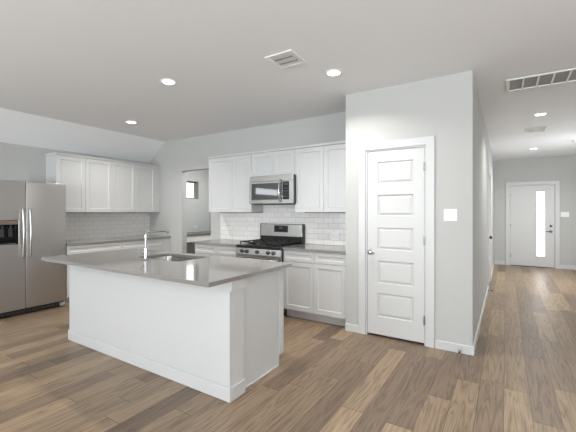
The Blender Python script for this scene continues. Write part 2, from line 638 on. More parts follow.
def jamb(root, x0, x1, z1, y0, y1, th=0.017):
    bm = new_bm()
    pts = [(x0, 0), (x0, z1), (x1, z1), (x1, 0), (x1 - th, 0), (x1 - th, z1 - th), (x0 + th, z1 - th), (x0 + th, 0)]
    f = [bm.verts.new((x, y0, z)) for x, z in pts]
    g = [bm.verts.new((x, y1, z)) for x, z in pts]
    for q in [(0, 1, 6, 7), (1, 2, 5, 6), (2, 3, 4, 5)]:
        bm.faces.new([f[i] for i in q])
        bm.faces.new([g[i] for i in q][::-1])
    n = len(pts)
    for k in range(n):
        bm.faces.new((f[k], g[k], g[(k + 1) % n], f[(k + 1) % n]))
    return obj('jamb', bm, 'trim', root)


def knob_parts(leaf, x, y, z, mat='chrome'):
    bm = new_bm()
    lathe(bm, [(0, 0), (0.031, 0), (0.033, 0.003), (0.030, 0.008), (0.013, 0.012), (0.011, 0.028), (0.018, 0.033), (0.027, 0.040), (0.029, 0.050), (0.025, 0.060), (0.014, 0.066), (0, 0.067)], (x, y, z), (0, -1, 0))
    obj('knob', bm, mat, leaf, smooth=True)


def hinges(root, x, y, zs, mat='nickel'):
    for z in zs:
        bm = new_bm()
        cyl(bm, (x, y - 0.004, z - 0.045), (x, y - 0.004, z + 0.045), 0.0065, seg=14)
        box(bm, x - 0.0012, x + 0.0012, y - 0.004, y + 0.02, z - 0.044, z + 0.044)
        obj('hinge', bm, mat, root, smooth=True)


def five_panel_leaf(root, x0, x1, z0, z1, y, th=0.035, name='leaf'):
    """leaf with five raised panels on the face at y (facing -y)"""
    w = x1 - x0
    px0, px1 = x0 + 0.113, x1 - 0.108
    rows = [(0.222, 0.482), (0.590, 0.838), (0.960, 1.203), (1.330, 1.563), (1.685, 1.925)]
    zs = [z0]
    for a, b in rows:
        zs += [a, b]
    zs.append(z1)
    bm = new_bm()
    F = plate(bm, [x0, px0, px1, x1], zs, y, y + th)
    for k in range(5):
        f = F[(1, 1 + 2 * k)]
        inset_move(bm, f, 0.008, 0.014)
        inset_move(bm, f, 0.005, 0.0)
        inset_move(bm, f, 0.022, -0.010)
    return obj(name, bm, 'door', root)


# pantry door
d1 = thing('door_1', 'white five panel door with chrome knob in the pantry wall', 'door', (0, YP, 0), 0, None, 'structure')
casing(d1, PX0 + 0.006, PX1 - 0.006, PZ - 0.006, 0.087, 0.0)
jamb(d1, PX0, PX1, PZ, 0.0, T)
leaf = five_panel_leaf(d1, PX0 + 0.021, PX1 - 0.020, 0.024, PZ - 0.021, 0.003)
knob_parts(leaf, -1.268, 0.003, 0.93)
bm = new_bm()
box(bm, PX0 + 0.0145, PX0 + 0.0205, 0.0, 0.020, 0.90, 0.96, 0.001)
obj('latch', bm, 'nickel', leaf)
hinges(d1, PX1 - 0.0185, -0.002, (0.26, 1.08, 1.84))

# hall side door (local: opening along y, facing +x)
d3 = thing('door_3', 'white door with dark knob seen edge on along the hall wall', 'door', (XH, HY0, 0), R(90), None, 'structure')
casing(d3, 0.006, HY1 - HY0 - 0.006, PZ - 0.006, 0.087, 0.0)
jamb(d3, 0, HY1 - HY0, PZ, 0.0, T)
leaf3 = five_panel_leaf(d3, 0.020, HY1 - HY0 - 0.020, 0.012, PZ - 0.021, 0.004)
knob_parts(leaf3, 0.085, 0.004, 0.92, 'dark_plastic')

# front door
d2 = thing('door_2', 'white entry door with a tall narrow frosted glass strip', 'door', (0, YF, 0), 0, None, 'structure')
casing(d2, FX0 + 0.006, FX1 - 0.006, PZ - 0.006, 0.09, 0.0)
jamb(d2, FX0, FX1, PZ, 0.0, 0.12)
LX0, LX1, LZ0, LZ1 = 0.638, 0.812, 0.272, 1.888
bm = new_bm()
plate(bm, [FX0 + 0.021, LX0, LX1, FX1 - 0.021], [0.014, LZ0, LZ1, PZ - 0.020], 0.012, 0.056, holes={(1, 1)})
leaf2 = obj('leaf', bm, 'door', d2)
bm = new_bm()
plate(bm, [FX0 + 0.0175, FX0 + 0.034, FX1 - 0.034, FX1 - 0.0175], [0.0125, PZ - 0.034, PZ - 0.0175], 0.0565, 0.110, holes={(1, 0)})
obj('light_stop_strip', bm, 'trim', d2)  # added behind the leaf to block light through the hinge gap
bm = new_bm()
plate(bm, [LX0 - 0.022, LX0 + 0.004, LX1 - 0.004, LX1 + 0.022], [LZ0 - 0.022, LZ0 + 0.004, LZ1 - 0.004, LZ1 + 0.022], 0.003, 0.0115, holes={(1, 1)})
obj('glass_frame', bm, 'trim', leaf2, bevel=0.003)
bm = new_bm()
box(bm, LX0 + 0.001, LX1 - 0.001, 0.028, 0.038, LZ0 + 0.001, LZ1 - 0.001)
obj('glass', bm, 'frost', leaf2)
bm = new_bm()
lathe(bm, [(0, 0), (0.03, 0), (0.031, 0.008), (0.026, 0.014), (0.012, 0.016), (0.010, 0.028), (0, 0.03)], (0.930, 0.012, 1.035), (0, -1, 0))
obj('deadbolt', bm, 'gunmetal', leaf2, smooth=True)
bm = new_bm()
lathe(bm, [(0, 0), (0.03, 0), (0.031, 0.006), (0.026, 0.011), (0.011, 0.013), (0.011, 0.05), (0, 0.052)], (0.930, 0.012, 0.90), (0, -1, 0))
tube(bm, [(0.930, -0.033, 0.90), (0.90, -0.037, 0.90), (0.86, -0.035, 0.899), (0.82, -0.030, 0.897)], [0.010, 0.009, 0.008, 0.006])
obj('lever_handle', bm, 'gunmetal', leaf2, smooth=True)
hinges(d2, FX0 + 0.0185, 0.006, (0.25, 1.03, 1.82))
bm = new_bm()
box(bm, FX0 + 0.018, FX1 - 0.018, -0.01, 0.12, 0.0005, 0.012, 0.002)
obj('threshold', bm, 'dark_plastic', d2)

# utility room window
w1 = thing('window_1', 'small bright window of the utility room seen through the doorway', 'window', (XL, NW[0], NW[2]), R(90), None, 'structure')
ww, wh = NW[1] - NW[0], NW[3] - NW[2]
bm = new_bm()
plate(bm, [0.001, 0.035, ww - 0.035, ww - 0.001], [0.001, 0.035, wh - 0.035, wh - 0.001], 0.09, 0.135, holes={(1, 1)})
obj('frame', bm, 'bronze', w1)
bm = new_bm()
box(bm, 0.034, ww - 0.034, 0.108, 0.114, 0.034, wh - 0.034)
obj('pane', bm, 'glass', w1)

# ------------------------------------------------------------------ cabinets


def base_cabinet(name, label, loc, rotz, w, splits, drawers, d=0.575, filler=None, group='base cabinets'):
    """splits: door edges in x from 0..w; drawers likewise. Front faces -y"""
    r = thing(name, label, 'base cabinet', loc, rotz, group)
    bm = new_bm()
    prof = [(-d, 0.105), (-d, 0.882), (-0.002, 0.882), (-0.002, 0.002), (-d + 0.075, 0.002), (-d + 0.075, 0.105)]
    a = [bm.verts.new((0.001, y, z)) for y, z in prof]
    b = [bm.verts.new((w - 0.001, y, z)) for y, z in prof]
    bm.faces.new(a)
    bm.faces.new(b[::-1])
    for k in range(len(prof)):
        bm.faces.new((a[k], a[(k + 1) % len(prof)], b[(k + 1) % len(prof)], b[k]))
    obj('body', bm, 'cabinet', r)
    bm = new_bm()
    box(bm, 0.001, w - 0.001, -d + 0.064, -d + 0.0745, 0.001, 0.1045)
    obj('toe_kick', bm, 'toe', r)
    g = 0.0016
    for x0, x1 in drawers:
        bm = new_bm()
        shaker(bm, x0 + g, x1 - g, 0.742, 0.872, -d - 0.0195, rail=0.040, deep=0.009)
        obj('drawer', bm, 'cabinet', r, bevel=0.0012, bseg=1)
    for x0, x1 in splits:
        bm = new_bm()
        shaker(bm, x0 + g, x1 - g, 0.118, 0.735, -d - 0.0195)
        obj('door', bm, 'cabinet', r, bevel=0.0012, bseg=1)
    if filler:
        bm = new_bm()
        box(bm, filler[0], filler[1], -d - 0.0195, -d - 0.0005, 0.118, 0.872)
        obj('filler_strip', bm, 'cabinet', r)
    return r


def wall_cabinet(name, label, loc, rotz, w, splits, z0=1.372, z1=2.246, d=0.278, trim_to=2.277, filler=None, rail=True, group='wall cabinets', t0=0.0, t1=0.0):
    r = thing(name, label, 'wall cabinet', loc, rotz, group)
    bm = new_bm()
    box(bm, 0.001, w - 0.001, -d, -0.001, z0 + 0.002, z1)
    obj('body', bm, 'cabinet', r)
    g = 0.0016
    for x0, x1 in splits:
        bm = new_bm()
        shaker(bm, x0 + g, x1 - g, z0, z1 - 0.006, -d - 0.0195)
        obj('door', bm, 'cabinet', r, bevel=0.0012, bseg=1)
    if filler:
        bm = new_bm()
        box(bm, filler[0], filler[1], -d - 0.016, -d - 0.0005, z0, z1 - 0.006)
        obj('filler_strip', bm, 'cabinet', r)
    bm = new_bm()   # flat crown strip along the top
    box(bm, 0.001 - t0, w - 0.001 + t1, -d - 0.026, -0.001, z1 + 0.0005, trim_to, 0.002)
    obj('top_trim', bm, 'cabinet', r)
    if rail:
        bm = new_bm()
        box(bm, 0.003, w - 0.003, -0.040, -0.0095, z0 - 0.010, z0 + 0.0015)  # thin brown-grey strip at the wall line under the cabinet
        obj('bottom_strip', bm, 'brown_board', r)
    return r


# range wall, uppers (front of doors at y = 4.07)
wall_cabinet('wall_cabinet', 'white shaker wall cabinet left of the microwave, beside the open doorway', (-4.113, YR, 0), 0, 0.888, [(0, 0.508), (0.508, 0.888)], t0=0.008)
wall_cabinet('wall_cabinet', 'short white two door cabinet directly above the microwave', (-3.224, YR, 0), 0, 0.760, [(0, 0.394), (0.394, 0.760)], z0=1.893, rail=False)
wall_cabinet('wall_cabinet', 'white shaker wall cabinet between microwave and pantry wall', (-2.463, YR, 0), 0, 0.886, [(0, 0.441), (0.441, 0.884)])
# fridge wall, uppers
wall_cabinet('wall_cabinet', 'white shaker wall cabinet beside and above the refrigerator', (XL, 2.516, 0), R(90), 0.872, [(0, 0.431), (0.431, 0.872)], d=0.31, t0=0.010)
wall_cabinet('wall_cabinet', 'white shaker wall cabinet ending in the kitchen corner', (XL, 3.389, 0), R(90), 0.974, [(0, 0.443), (0.443, 0.868)], d=0.31, filler=(0.869, 0.973))
# range wall, bases (front of doors at y = 3.77)
base_cabinet('base_cabinet', 'white base cabinet left of the range with two drawers', (-4.112, YR, 0), 0, 0.885, [(0, 0.442), (0.442, 0.885)], [(0, 0.442), (0.442, 0.885)])
base_cabinet('base_cabinet', 'white base cabinet between range and pantry wall, drawers over doors', (-2.459, YR, 0), 0, 0.882, [(0, 0.446), (0.446, 0.880)], [(0, 0.446), (0.446, 0.880)])
# fridge wall, bases
base_cabinet('base_cabinet', 'white base cabinet next to the refrigerator under a wide drawer', (XL, 2.524, 0), R(90), 0.863, [(0, 0.431), (0.431, 0.863)], [(0, 0.863)], d=0.61)
base_cabinet('base_cabinet', 'white base cabinet in the corner behind the island faucet', (XL, 3.388, 0), R(90), 0.975, [(0, 0.40), (0.40, 0.80)], [(0, 0.80)], d=0.61, filler=(0.802, 0.974))


# worktops
def slab(name, label, x0, x1, y0, y1, z0=0.884, z1=0.914):
    bm = new_bm()
    box(bm, x0, x1, y0, y1, z0, z1, 0.003)
    return tag(obj(name, bm, 'quartz'), label, 'worktop', 'perimeter worktops')


slab('worktop', 'grey quartz worktop between open doorway and gas range', -4.122, -3.226, 3.745, YR - 0.009)
slab('worktop', 'grey quartz worktop between gas range and pantry wall', -2.457, XP0 - 0.002, 3.745, YR - 0.009)
slab('worktop', 'grey quartz worktop running from refrigerator to kitchen corner', XL + 0.009, -5.41, 2.522, YR - 0.001)

# ------------------------------------------------------------------ island
IX0, IX1, IY0, IY1 = -3.985, -1.690, 1.880, 2.615
isl = thing('kitchen_island', 'white panelled kitchen island under the big grey countertop', 'island', (0, 0, 0))
bm = new_bm()
prof = [(IY0 + 0.02, 0.002), (IY0 + 0.02, 0.882), (IY1 - 0.02, 0.882), (IY1 - 0.02, 0.105), (IY1 - 0.072, 0.105), (IY1 - 0.072, 0.002)]
# cabinet carcass with an open well where the sink hangs
a = [bm.verts.new((IX0 + 0.02, y, z)) for y, z in prof]
b = [bm.verts.new((-3.26, y, z)) for y, z in prof]
bm.faces.new(a)
bm.faces.new(b[::-1])
for k in range(6):
    bm.faces.new((a[k], a[(k + 1) % 6], b[(k + 1) % 6], b[k]))
a = [bm.verts.new((-2.50, y, z)) for y, z in prof]
b = [bm.verts.new((IX1 - 0.036, y, z)) for y, z in prof]
bm.faces.new(a)
bm.faces.new(b[::-1])
for k in range(6):
    bm.faces.new((a[k], a[(k + 1) % 6], b[(k + 1) % 6], b[k]))
box(bm, -3.26, -2.50, IY0 + 0.02, IY1 - 0.072, 0.002, 0.55)
obj('body', bm, 'cabinet', isl)
bm = new_bm()
box(bm, IX0, IX1, IY0, IY0 + 0.0195, 0.001, 0.8825, 0.002)
obj('back_panel', bm, 'cabinet', isl)
bm = new_bm()
box(bm, IX1 - 0.0355, IX1, IY0 + 0.02, 2.04, 0.001, 0.8825, 0.001)
obj('corner_post', bm, 'cabinet', isl)
bm = new_bm()   # end panel with toe kick notch
pr = [(2.0405, 0.001), (2.0405, 0.8825), (IY1, 0.8825), (IY1, 0.103), (IY1 - 0.068, 0.103), (IY1 - 0.068, 0.001)]
a = [bm.verts.new((IX1 - 0.0355, y, z)) for y, z in pr]
b = [bm.verts.new((IX1 - 0.026, y, z)) for y, z in pr]
bm.faces.new(a)
bm.faces.new(b[::-1])
for k in range(6):
    bm.faces.new((a[k], a[(k + 1) % 6], b[(k + 1) % 6], b[k]))
obj('end_panel', bm, 'cabinet', isl)
bm = new_bm()
box(bm, IX1 - 0.0258, IX1 - 0.012, IY1 - 0.062, IY1 - 0.0005, 0.104, 0.8825, 0.001)
obj('end_stile', bm, 'cabinet', isl)
bm = new_bm()
box(bm, IX1 + 0.0005, IX1 + 0.024, IY0 - 0.008, 2.046, 0.800, 0.8825, 0.002)
obj('post_cap', bm, 'cabinet', isl)
# baseboard wraps the back panel and the corner post
bm = new_bm()
th, hb = 0.015, 0.105
pl = [(IX0 - 0.002, IY0 - 0.0005), (IX0 - 0.002, IY0 - th), (IX1 + th, IY0 - th), (IX1 + th, 2.042), (IX1 + 0.0005, 2.042), (IX1 + 0.0005, IY0 - 0.0005)]
lo = [bm.verts.new((x, y, 0.001)) for x, y in pl]
hi = [bm.verts.new((x, y, hb)) for x, y in pl]
for q in ((0, 1, 2, 5), (5, 2, 3, 4)):
    bm.faces.new([lo[i] for i in q][::-1])
    bm.faces.new([hi[i] for i in q])
for k in range(6):
    bm.faces.new((lo[k], lo[(k + 1) % 6], hi[(k + 1) % 6], hi[k]))
obj('baseboard', bm, 'trim', isl, bevel=0.004)
bm = new_bm()
box(bm, IX1 - 0.0258, IX1 - 0.014, 2.045, IY1 - 0.068, 0.001, 0.016, 0.003)
obj('shoe_molding', bm, 'trim', isl)
for x0, x1 in ((-3.96, -3.60), (-3.60, -3.24), (-3.24, -2.88), (-2.88, -2.52), (-2.52, -2.11), (-2.11, -1.72)):
    bm = new_bm()
    shaker(bm, -x1 + 0.0016, -x0 - 0.0016, 0.118, 0.872, -(IY1 - 0.0005), th=0.0185)
    for v in bm.verts:
        v.co = Vector((-v.co.x, -v.co.y, v.co.z))
    obj('door', bm, 'cabinet', isl)
bm = new_bm()
box(bm, IX0 + 0.02, IX1 - 0.02, IY1 - 0.0715, IY1 - 0.062, 0.001, 0.104)
obj('toe_kick', bm, 'toe', isl)

# countertop with rounded sink cut-out
SX0, SX1, SY0, SY1 = -3.185, -2.565, 2.145, 2.545
CX0, CX1, CY0, CY1 = -3.985, -1.628, 1.607, 2.645


def rounded(x0, x1, y0, y1, r, n=6):
    out = []
    for cx, cy, a0 in ((x1 - r, y1 - r, 0), (x0 + r, y1 - r, 90), (x0 + r, y0 + r, 180), (x1 - r, y0 + r, 270)):
        for k in range(n + 1):
            a = R(a0 + 90 * k / n)
            out.append((cx + r * math.cos(a), cy + r * math.sin(a)))
    return out


bm = new_bm()
zt, zb = 0.914, 0.884
outer = [bm.verts.new((x, y, zt)) for x, y in rounded(CX0, CX1, CY0, CY1, 0.006, 2)]
inner = [bm.verts.new((x, y, zt)) for x, y in rounded(SX0, SX1, SY0, SY1, 0.05)]
es = []
for loop in (outer, inner):
    for k in range(len(loop)):
        es.append(bm.edges.new((loop[k], loop[(k + 1) % len(loop)])))
bmesh.ops.triangle_fill(bm, use_beauty=True, use_dissolve=False, edges=es, normal=(0, 0, 1))
ex = bmesh.ops.extrude_face_region(bm, geom=list(bm.faces))
for g in ex['geom']:
    if isinstance(g, bmesh.types.BMVert):
        g.co.z = zb
tag(obj('island_countertop', bm, 'quartz', bevel=0.0025), 'large grey quartz countertop on the white island', 'worktop')

# sink
sk = thing('sink', 'stainless undermount sink set in the island countertop', 'sink', (0, 0, 0))
bm = new_bm()
t_in = rounded(SX0 - 0.004, SX1 + 0.004, SY0 - 0.004, SY1 + 0.004, 0.052)
lip = rounded(SX0 - 0.022, SX1 + 0.022, SY0 - 0.022, SY1 + 0.022, 0.06)
b_in = rounded(SX0 + 0.012, SX1 - 0.012, SY0 + 0.012, SY1 - 0.012, 0.06)
b2 = rounded(SX0 + 0.03, SX1 - 0.03, SY0 + 0.03, SY1 - 0.03, 0.06)
b3 = rounded(SX0 + 0.2, SX1 - 0.2, SY0 + 0.15, SY1 - 0.15, 0.04)
loops = [(lip, 0.8795), (lip, 0.8830), (t_in, 0.8830), (b_in, 0.70), (b2, 0.682), (b3, 0.674)]
vl = [[bm.verts.new((x, y, z)) for x, y in pts] for pts, z in loops]
for A, B in zip(vl, vl[1:]):
    n = len(A)
    for k in range(n):
        bm.faces.new((A[k], A[(k + 1) % n], B[(k + 1) % n], B[k]))
bm.faces.new(vl[-1])
o = obj('basin', bm, 'steel', sk, smooth=True)
md = o.modifiers.new('skin', 'SOLIDIFY')
md.thickness = 0.0015
md.offset = 0
bm = new_bm()
lathe(bm, [(0, 0.0), (0.018, 0.001), (0.030, 0.003), (0.043, 0.004), (0.044, 0.001), (0.044, -0.004)], ((SX0 + SX1) / 2, (SY0 + SY1) / 2, 0.6755), (0, 0, 1))
obj('drain', bm, 'chrome', sk, smooth=True)

# faucet
FXc, FYc = -2.925, 2.065
fc = thing('faucet', 'slim chrome kitchen faucet standing behind the island sink', 'faucet', (FXc, FYc, 0.914))
bm = new_bm()
lathe(bm, [(0, 0), (0.027, 0), (0.028, 0.004), (0.024, 0.010), (0.0165, 0.013), (0.0165, 0.11), (0.015, 0.118), (0.0125, 0.121)], (0, 0, 0.0005))
obj('base', bm, 'chrome', fc, smooth=True)
bm = new_bm()
pts = [(0, 0, 0.121), (0, 0, 0.2), (0, 0, 0.235)]
for k in range(7):
    a = R(90 * k / 6)
    pts.append((0, 0.035 - 0.035 * math.cos(a), 0.235 + 0.035 * math.sin(a)))
pts += [(0, 0.10, 0.271), (0, 0.20, 0.270), (0, 0.262, 0.268)]
tube(bm, pts, 0.0118, 18)
obj('spout', bm, 'chrome', fc, smooth=True)
bm = new_bm()
tube(bm, [(0, 0.230, 0.262), (0, 0.262, 0.262), (0, 0.272, 0.250), (0, 0.274, 0.225)], [0.013, 0.015, 0.015, 0.0135], 18)
obj('spray_head', bm, 'steel_bright', fc, smooth=True)
bm = new_bm()
cyl(bm, (-0.017, 0, 0.060), (-0.042, 0, 0.060), 0.013, 0.011, 18)
tube(bm, [(-0.036, 0, 0.060), (-0.046, 0, 0.070), (-0.062, 0, 0.082), (-0.078, 0, 0.092)], [0.006, 0.0055, 0.005, 0.0045], 12)
obj('lever_handle', bm, 'chrome', fc, smooth=True)

# ------------------------------------------------------------------ refrigerator (front faces +x)
rf = thing('refrigerator', 'stainless side by side refrigerator with door dispenser', 'refrigerator', (XL + 0.03, 1.600, 0), R(90))
bm = new_bm()
box(bm, 0.004, 0.908, -0.535, -0.002, 0.03, 1.755, 0.004)
obj('body', bm, 'fridge_side', rf)


def fridge_door(name, x0, x1, holes=None):
    bm = new_bm()
    box(bm, x0, x1, -0.611, -0.542, 0.088, 1.782, 0.006, 3)
    return bm


# freezer door with the dispenser niche
DX0, DX1, DZ0, DZ1 = 0.085, 0.338, 0.945, 1.275
bm = new_bm()
F = plate(bm, [0.002, DX0, DX1, 0.409], [0.088, DZ0, DZ1, 1.782], -0.611, -0.542)
f = F[(1, 1)]
inset_move(bm, f, 0.004, 0.0)
inset_move(bm, f, 0.002, 0.052)
fz = obj('freezer_door', bm, 'steel_door', rf, bevel=0.006, bseg=3)
bm = new_bm()
box(bm, DX0 + 0.0065, DX1 - 0.0065, -0.609, -0.5595, 1.212, DZ1 - 0.0065, 0.003)
dp = obj('dispenser_panel', bm, 'reflection_panel', fz)
bm = new_bm()
F = plate(bm, [DX0 + 0.007, DX1 - 0.007], [DZ0 + 0.007, 1.211], -0.607, -0.5595)
inset_move(bm, F[(0, 0)], 0.006, 0.0)
inset_move(bm, F[(0, 0)], 0.012, 0.042)
dn = obj('dispenser_niche', bm, 'black_glass', fz)
for xx in (0.165, 0.255):
    bm = new_bm()
    box(bm, xx - 0.022, xx + 0.022, -0.585, -0.575, 1.05, 1.16, 0.004)
    cyl(bm, (xx, -0.585, 1.205), (xx, -0.585, 1.16), 0.014, 0.010, 14)
    obj('paddle', bm, 'dark_plastic', dn)
bm = new_bm()
box(bm, DX0 + 0.03, DX1 - 0.03, -0.602, -0.566, 0.958, 0.966, 0.002)
obj('drip_tray', bm, 'steel_bright', dn)
bm = fridge_door('fridge_door', 0.415, 0.910)
fd = obj('fridge_door', bm, 'steel_door', rf, smooth=True)


def fridge_handle(parent, x):
    bm = new_bm()
    pts, rs = [], []
    z0, z1 = 0.775, 1.415
    pts.append((x, -0.605, z0))
    rs.append(0.014)
    for k in range(13):
        t = k / 12
        pts.append((x, -0.645 - 0.022 * math.sin(math.pi * t), z0 + 0.004 + (z1 - z0 - 0.008) * t))
        rs.append(0.0145)
    pts.append((x, -0.605, z1))
    rs.append(0.014)
    tube(bm, pts, rs, 16)
    obj('handle', bm, 'steel', parent, smooth=True)


fridge_handle(fz, 0.372)
fridge_handle(fd, 0.452)
bm = new_bm()
box(bm, 0.006, 0.906, -0.560, -0.5355, 0.012, 0.084, 0.003)
kg = obj('kick_grille', bm, 'black', rf)
for k in range(14):
    bm = new_bm()
    x = 0.04 + k * 0.058
    box(bm, x, x + 0.040, -0.566, -0.5605, 0.030, 0.066, 0.002)
    obj('louver', bm, 'dark_plastic', kg)
bm = new_bm()
box(bm, 0.845, 0.905, -0.600, -0.5612, 0.020, 0.070, 0.004)
obj('hinge_cover', bm, 'filter', rf)
for xx in (0.07, 0.84):
    bm = new_bm()
    cyl(bm, (xx, -0.10, 0.0005), (xx, -0.10, 0.03), 0.02, seg=16)
    obj('foot', bm, 'rubber', rf)
    bm = new_bm()
    cyl(bm, (xx, -0.50, 0.0005), (xx, -0.50, 0.03), 0.02, seg=16)
    obj('foot', bm, 'rubber', rf)

# ------------------------------------------------------------------ gas range
rg = thing('gas_range', 'stainless gas range with black cooktop and cast iron grates', 'stove', (-3.221, YR - 0.012, 0))
RW = 0.760
rg.scale = (1.0, 0.945, 1.0)
bm = new_bm()
box(bm, 0.002, RW - 0.002, -0.635, -0.004, 0.03, 0.877, 0.004)
obj('body', bm, 'black', rg)
bm = new_bm()
box(bm, 0.0, RW, -0.676, -0.004, 0.8775, 0.922, 0.009, 3)
ct = obj('cooktop', bm, 'black', rg)
# slanted control panel
bm = new_bm()
pr = [(-0.6365, 0.8770), (-0.674, 0.8770), (-0.690, 0.790), (-0.6365, 0.790)]
a = [bm.verts.new((0.003, y, z)) for y, z in pr]
b = [bm.verts.new((RW - 0.003, y, z)) for y, z in pr]
bm.faces.new(a)
bm.faces.new(b[::-1])
for k in range(4):
    bm.faces.new((a[k], a[(k + 1) % 4], b[(k + 1) % 4], b[k]))
cp = obj('control_panel', bm, 'steel', rg, bevel=0.003)
for xk in (0.115, 0.200, 0.380, 0.560, 0.645):
    bm = new_bm()
    lathe(bm, [(0, 0), (0.026, 0), (0.027, 0.004), (0.021, 0.007), (0.0195, 0.030), (0.017, 0.033), (0, 0.034)], (xk, -0.681, 0.834), (0, -0.985, 0.17))
    box(bm, xk - 0.003, xk + 0.003, -0.725, -0.700, 0.820, 0.858, 0.001)
    obj('knob', bm, 'gunmetal', cp, smooth=True)
# oven door
bm = new_bm()
F = plate(bm, [0.004, 0.10, RW - 0.10, RW - 0.004], [0.205, 0.33, 0.62, 0.785], -0.680, -0.637)
f = F[(1, 1)]
inset_move(bm, f, 0.003, 0.004)
od = obj('oven_door', bm, 'steel', rg, bevel=0.004)
bm = new_bm()
box(bm, 0.105, RW - 0.105, -0.6795, -0.6765, 0.335, 0.615)
obj('oven_window', bm, 'black_glass', od)
bm = new_bm()
tube(bm, [(0.06, -0.679, 0.735), (0.06, -0.715, 0.735), (0.075, -0.724, 0.735), (0.38, -0.728, 0.735), (RW - 0.075, -0.724, 0.735), (RW - 0.06, -0.715, 0.735), (RW - 0.06, -0.679, 0.735)], 0.0125, 14)
obj('handle', bm, 'steel_bright', od, smooth=True)
bm = new_bm()
box(bm, 0.004, RW - 0.004, -0.676, -0.637, 0.055, 0.198, 0.005)
obj('storage_drawer', bm, 'steel', rg)
for xx in (0.05, RW - 0.05):
    bm = new_bm()
    cyl(bm, (xx, -0.58, 0.0005), (xx, -0.58, 0.03), 0.018, seg=14)
    obj('foot', bm, 'rubber', rg)
    bm = new_bm()
    cyl(bm, (xx, -0.08, 0.0005), (xx, -0.08, 0.03), 0.018, seg=14)
    obj('foot', bm, 'rubber', rg)
# burners
for bx, by, br in ((0.165, -0.50, 0.050), (0.165, -0.22, 0.040), (0.595, -0.50, 0.055), (0.595, -0.22, 0.038), (0.38, -0.36, 0.045)):
    bm = new_bm()
    lathe(bm, [(0, 0), (br + 0.012, 0), (br + 0.012, 0.006), (br - 0.006, 0.009), (br - 0.006, 0.014), (br - 0.001, 0.016), (br - 0.004, 0.022), (0, 0.023)], (bx, by, 0.9222), (0, 0, 1), 24)
    obj('burner', bm, 'iron', rg, smooth=True)


def grate(x0, x1):
    bm = new_bm()
    y0, y1 = -0.625, -0.085
    zt_, h, w = 0.962, 0.014, 0.012
    for xx in (x0, x1 - w):
        box(bm, xx, xx + w, y0, y1, zt_ - h, zt_, 0.002, 1)
    for yy in (y0, (y0 + y1) / 2 - w / 2, y1 - w):
        box(bm, x0, x1, yy, yy + w, zt_ - h, zt_, 0.002, 1)
    xm = (x0 + x1) / 2
    for yc in (-0.50, -0.22):
        box(bm, xm - w / 2, xm + w / 2, yc - 0.135, yc - 0.035, zt_ - h, zt_ + 0.002, 0.002, 1)
        box(bm, xm - w / 2, xm + w / 2, yc + 0.035, yc + 0.125, zt_ - h, zt_ + 0.002, 0.002, 1)
        box(bm, x0, xm - 0.035, yc - w / 2, yc + w / 2, zt_ - h, zt_ + 0.002, 0.002, 1)
        box(bm, xm + 0.035, x1, yc - w / 2, yc + w / 2, zt_ - h, zt_ + 0.002, 0.002, 1)
    for xx in (x0, x1 - w):
        for yy in (y0, y1 - w):
            box(bm, xx, xx + w, yy, yy + w, 0.9225, zt_ - h)
    return obj('grate', bm, 'iron', rg)


grate(0.030, 0.262)
grate(0.267, 0.493)
grate(0.498, 0.730)
# backguard
bm = new_bm()
pr = [(-0.060, 0.9225), (-0.060, 0.995), (-0.078, 1.015), (-0.068, 1.190), (-0.056, 1.198), (-0.004, 1.198), (-0.004, 0.9225)]
a = [bm.verts.new((0.010, y, z)) for y, z in pr]
b = [bm.verts.new((RW - 0.010, y, z)) for y, z in pr]
bm.faces.new(a)
bm.faces.new(b[::-1])
for k in range(len(pr)):
    bm.faces.new((a[k], a[(k + 1) % len(pr)], b[(k + 1) % len(pr)], b[k]))
bk = obj('backguard', bm, 'steel', rg, bevel=0.003)
for x0, x1 in ((0.002, 0.0095), (RW - 0.0095, RW - 0.002)):
    bm = new_bm()
    box(bm, x0, x1, -0.082, -0.004, 0.9225, 1.200, 0.003)
    obj('end_cap', bm, 'black', bk)
bm = new_bm()
box(bm, 0.011, RW - 0.011, -0.074, -0.0605, 0.9225, 0.998, 0.003)
obj('vent_strip', bm, 'black', bk)
bm = new_bm()
pr = [(-0.0745, 1.075), (-0.0715, 1.175), (-0.0665, 1.175), (-0.0695, 1.075)]
a = [bm.verts.new((0.262, y - 0.0025, z)) for y, z in pr]
b = [bm.verts.new((0.505, y - 0.0025, z)) for y, z in pr]
bm.faces.new(a)
bm.faces.new(b[::-1])
for k in range(4):
    bm.faces.new((a[k], a[(k + 1) % 4], b[(k + 1) % 4], b[k]))
ds = obj('display_panel', bm, 'black_glass', bk)
bm = new_bm()
box(bm, 0.355, 0.412, -0.0778, -0.0765, 1.125, 1.155)
obj('clock', bm, 'display', ds)

# ------------------------------------------------------------------ microwave
mw = thing('microwave', 'stainless over the range microwave with curved door handle', 'microwave', (-3.186, YR + 0.022, 1.482))
MWW, MH = 0.744, 0.408
bm = new_bm()
box(bm, 0.002, MWW - 0.002, -0.375, -0.0315, 0.006, MH, 0.003)
obj('body', bm, 'black', mw)
bm = new_bm()
box(bm, 0.0, MWW, -0.412, -0.3755, 0.328, MH, 0.004)
vg = obj('top_grille', bm, 'steel', mw)
bm = new_bm()
F = plate(bm, [0.0, 0.032, 0.572, 0.574], [0.012, 0.066, 0.300, 0.326], -0.415, -0.3755)
inset_move(bm, F[(1, 1)], 0.002, 0.003)
md_ = obj('door', bm, 'steel', mw, bevel=0.003)
bm = new_bm()
box(bm, 0.035, 0.5705, -0.4135, -0.4115, 0.069, 0.297)
obj('window', bm, 'mirror_glass', md_)
bm = new_bm()
pts, rs = [(0.548, -0.410, 0.040)], [0.011]
for k in range(11):
    t = k / 10
    pts.append((0.548, -0.437 - 0.024 * math.sin(math.pi * t), 0.044 + 0.292 * t))
    rs.append(0.0125)
pts.append((0.548, -0.410, 0.340))
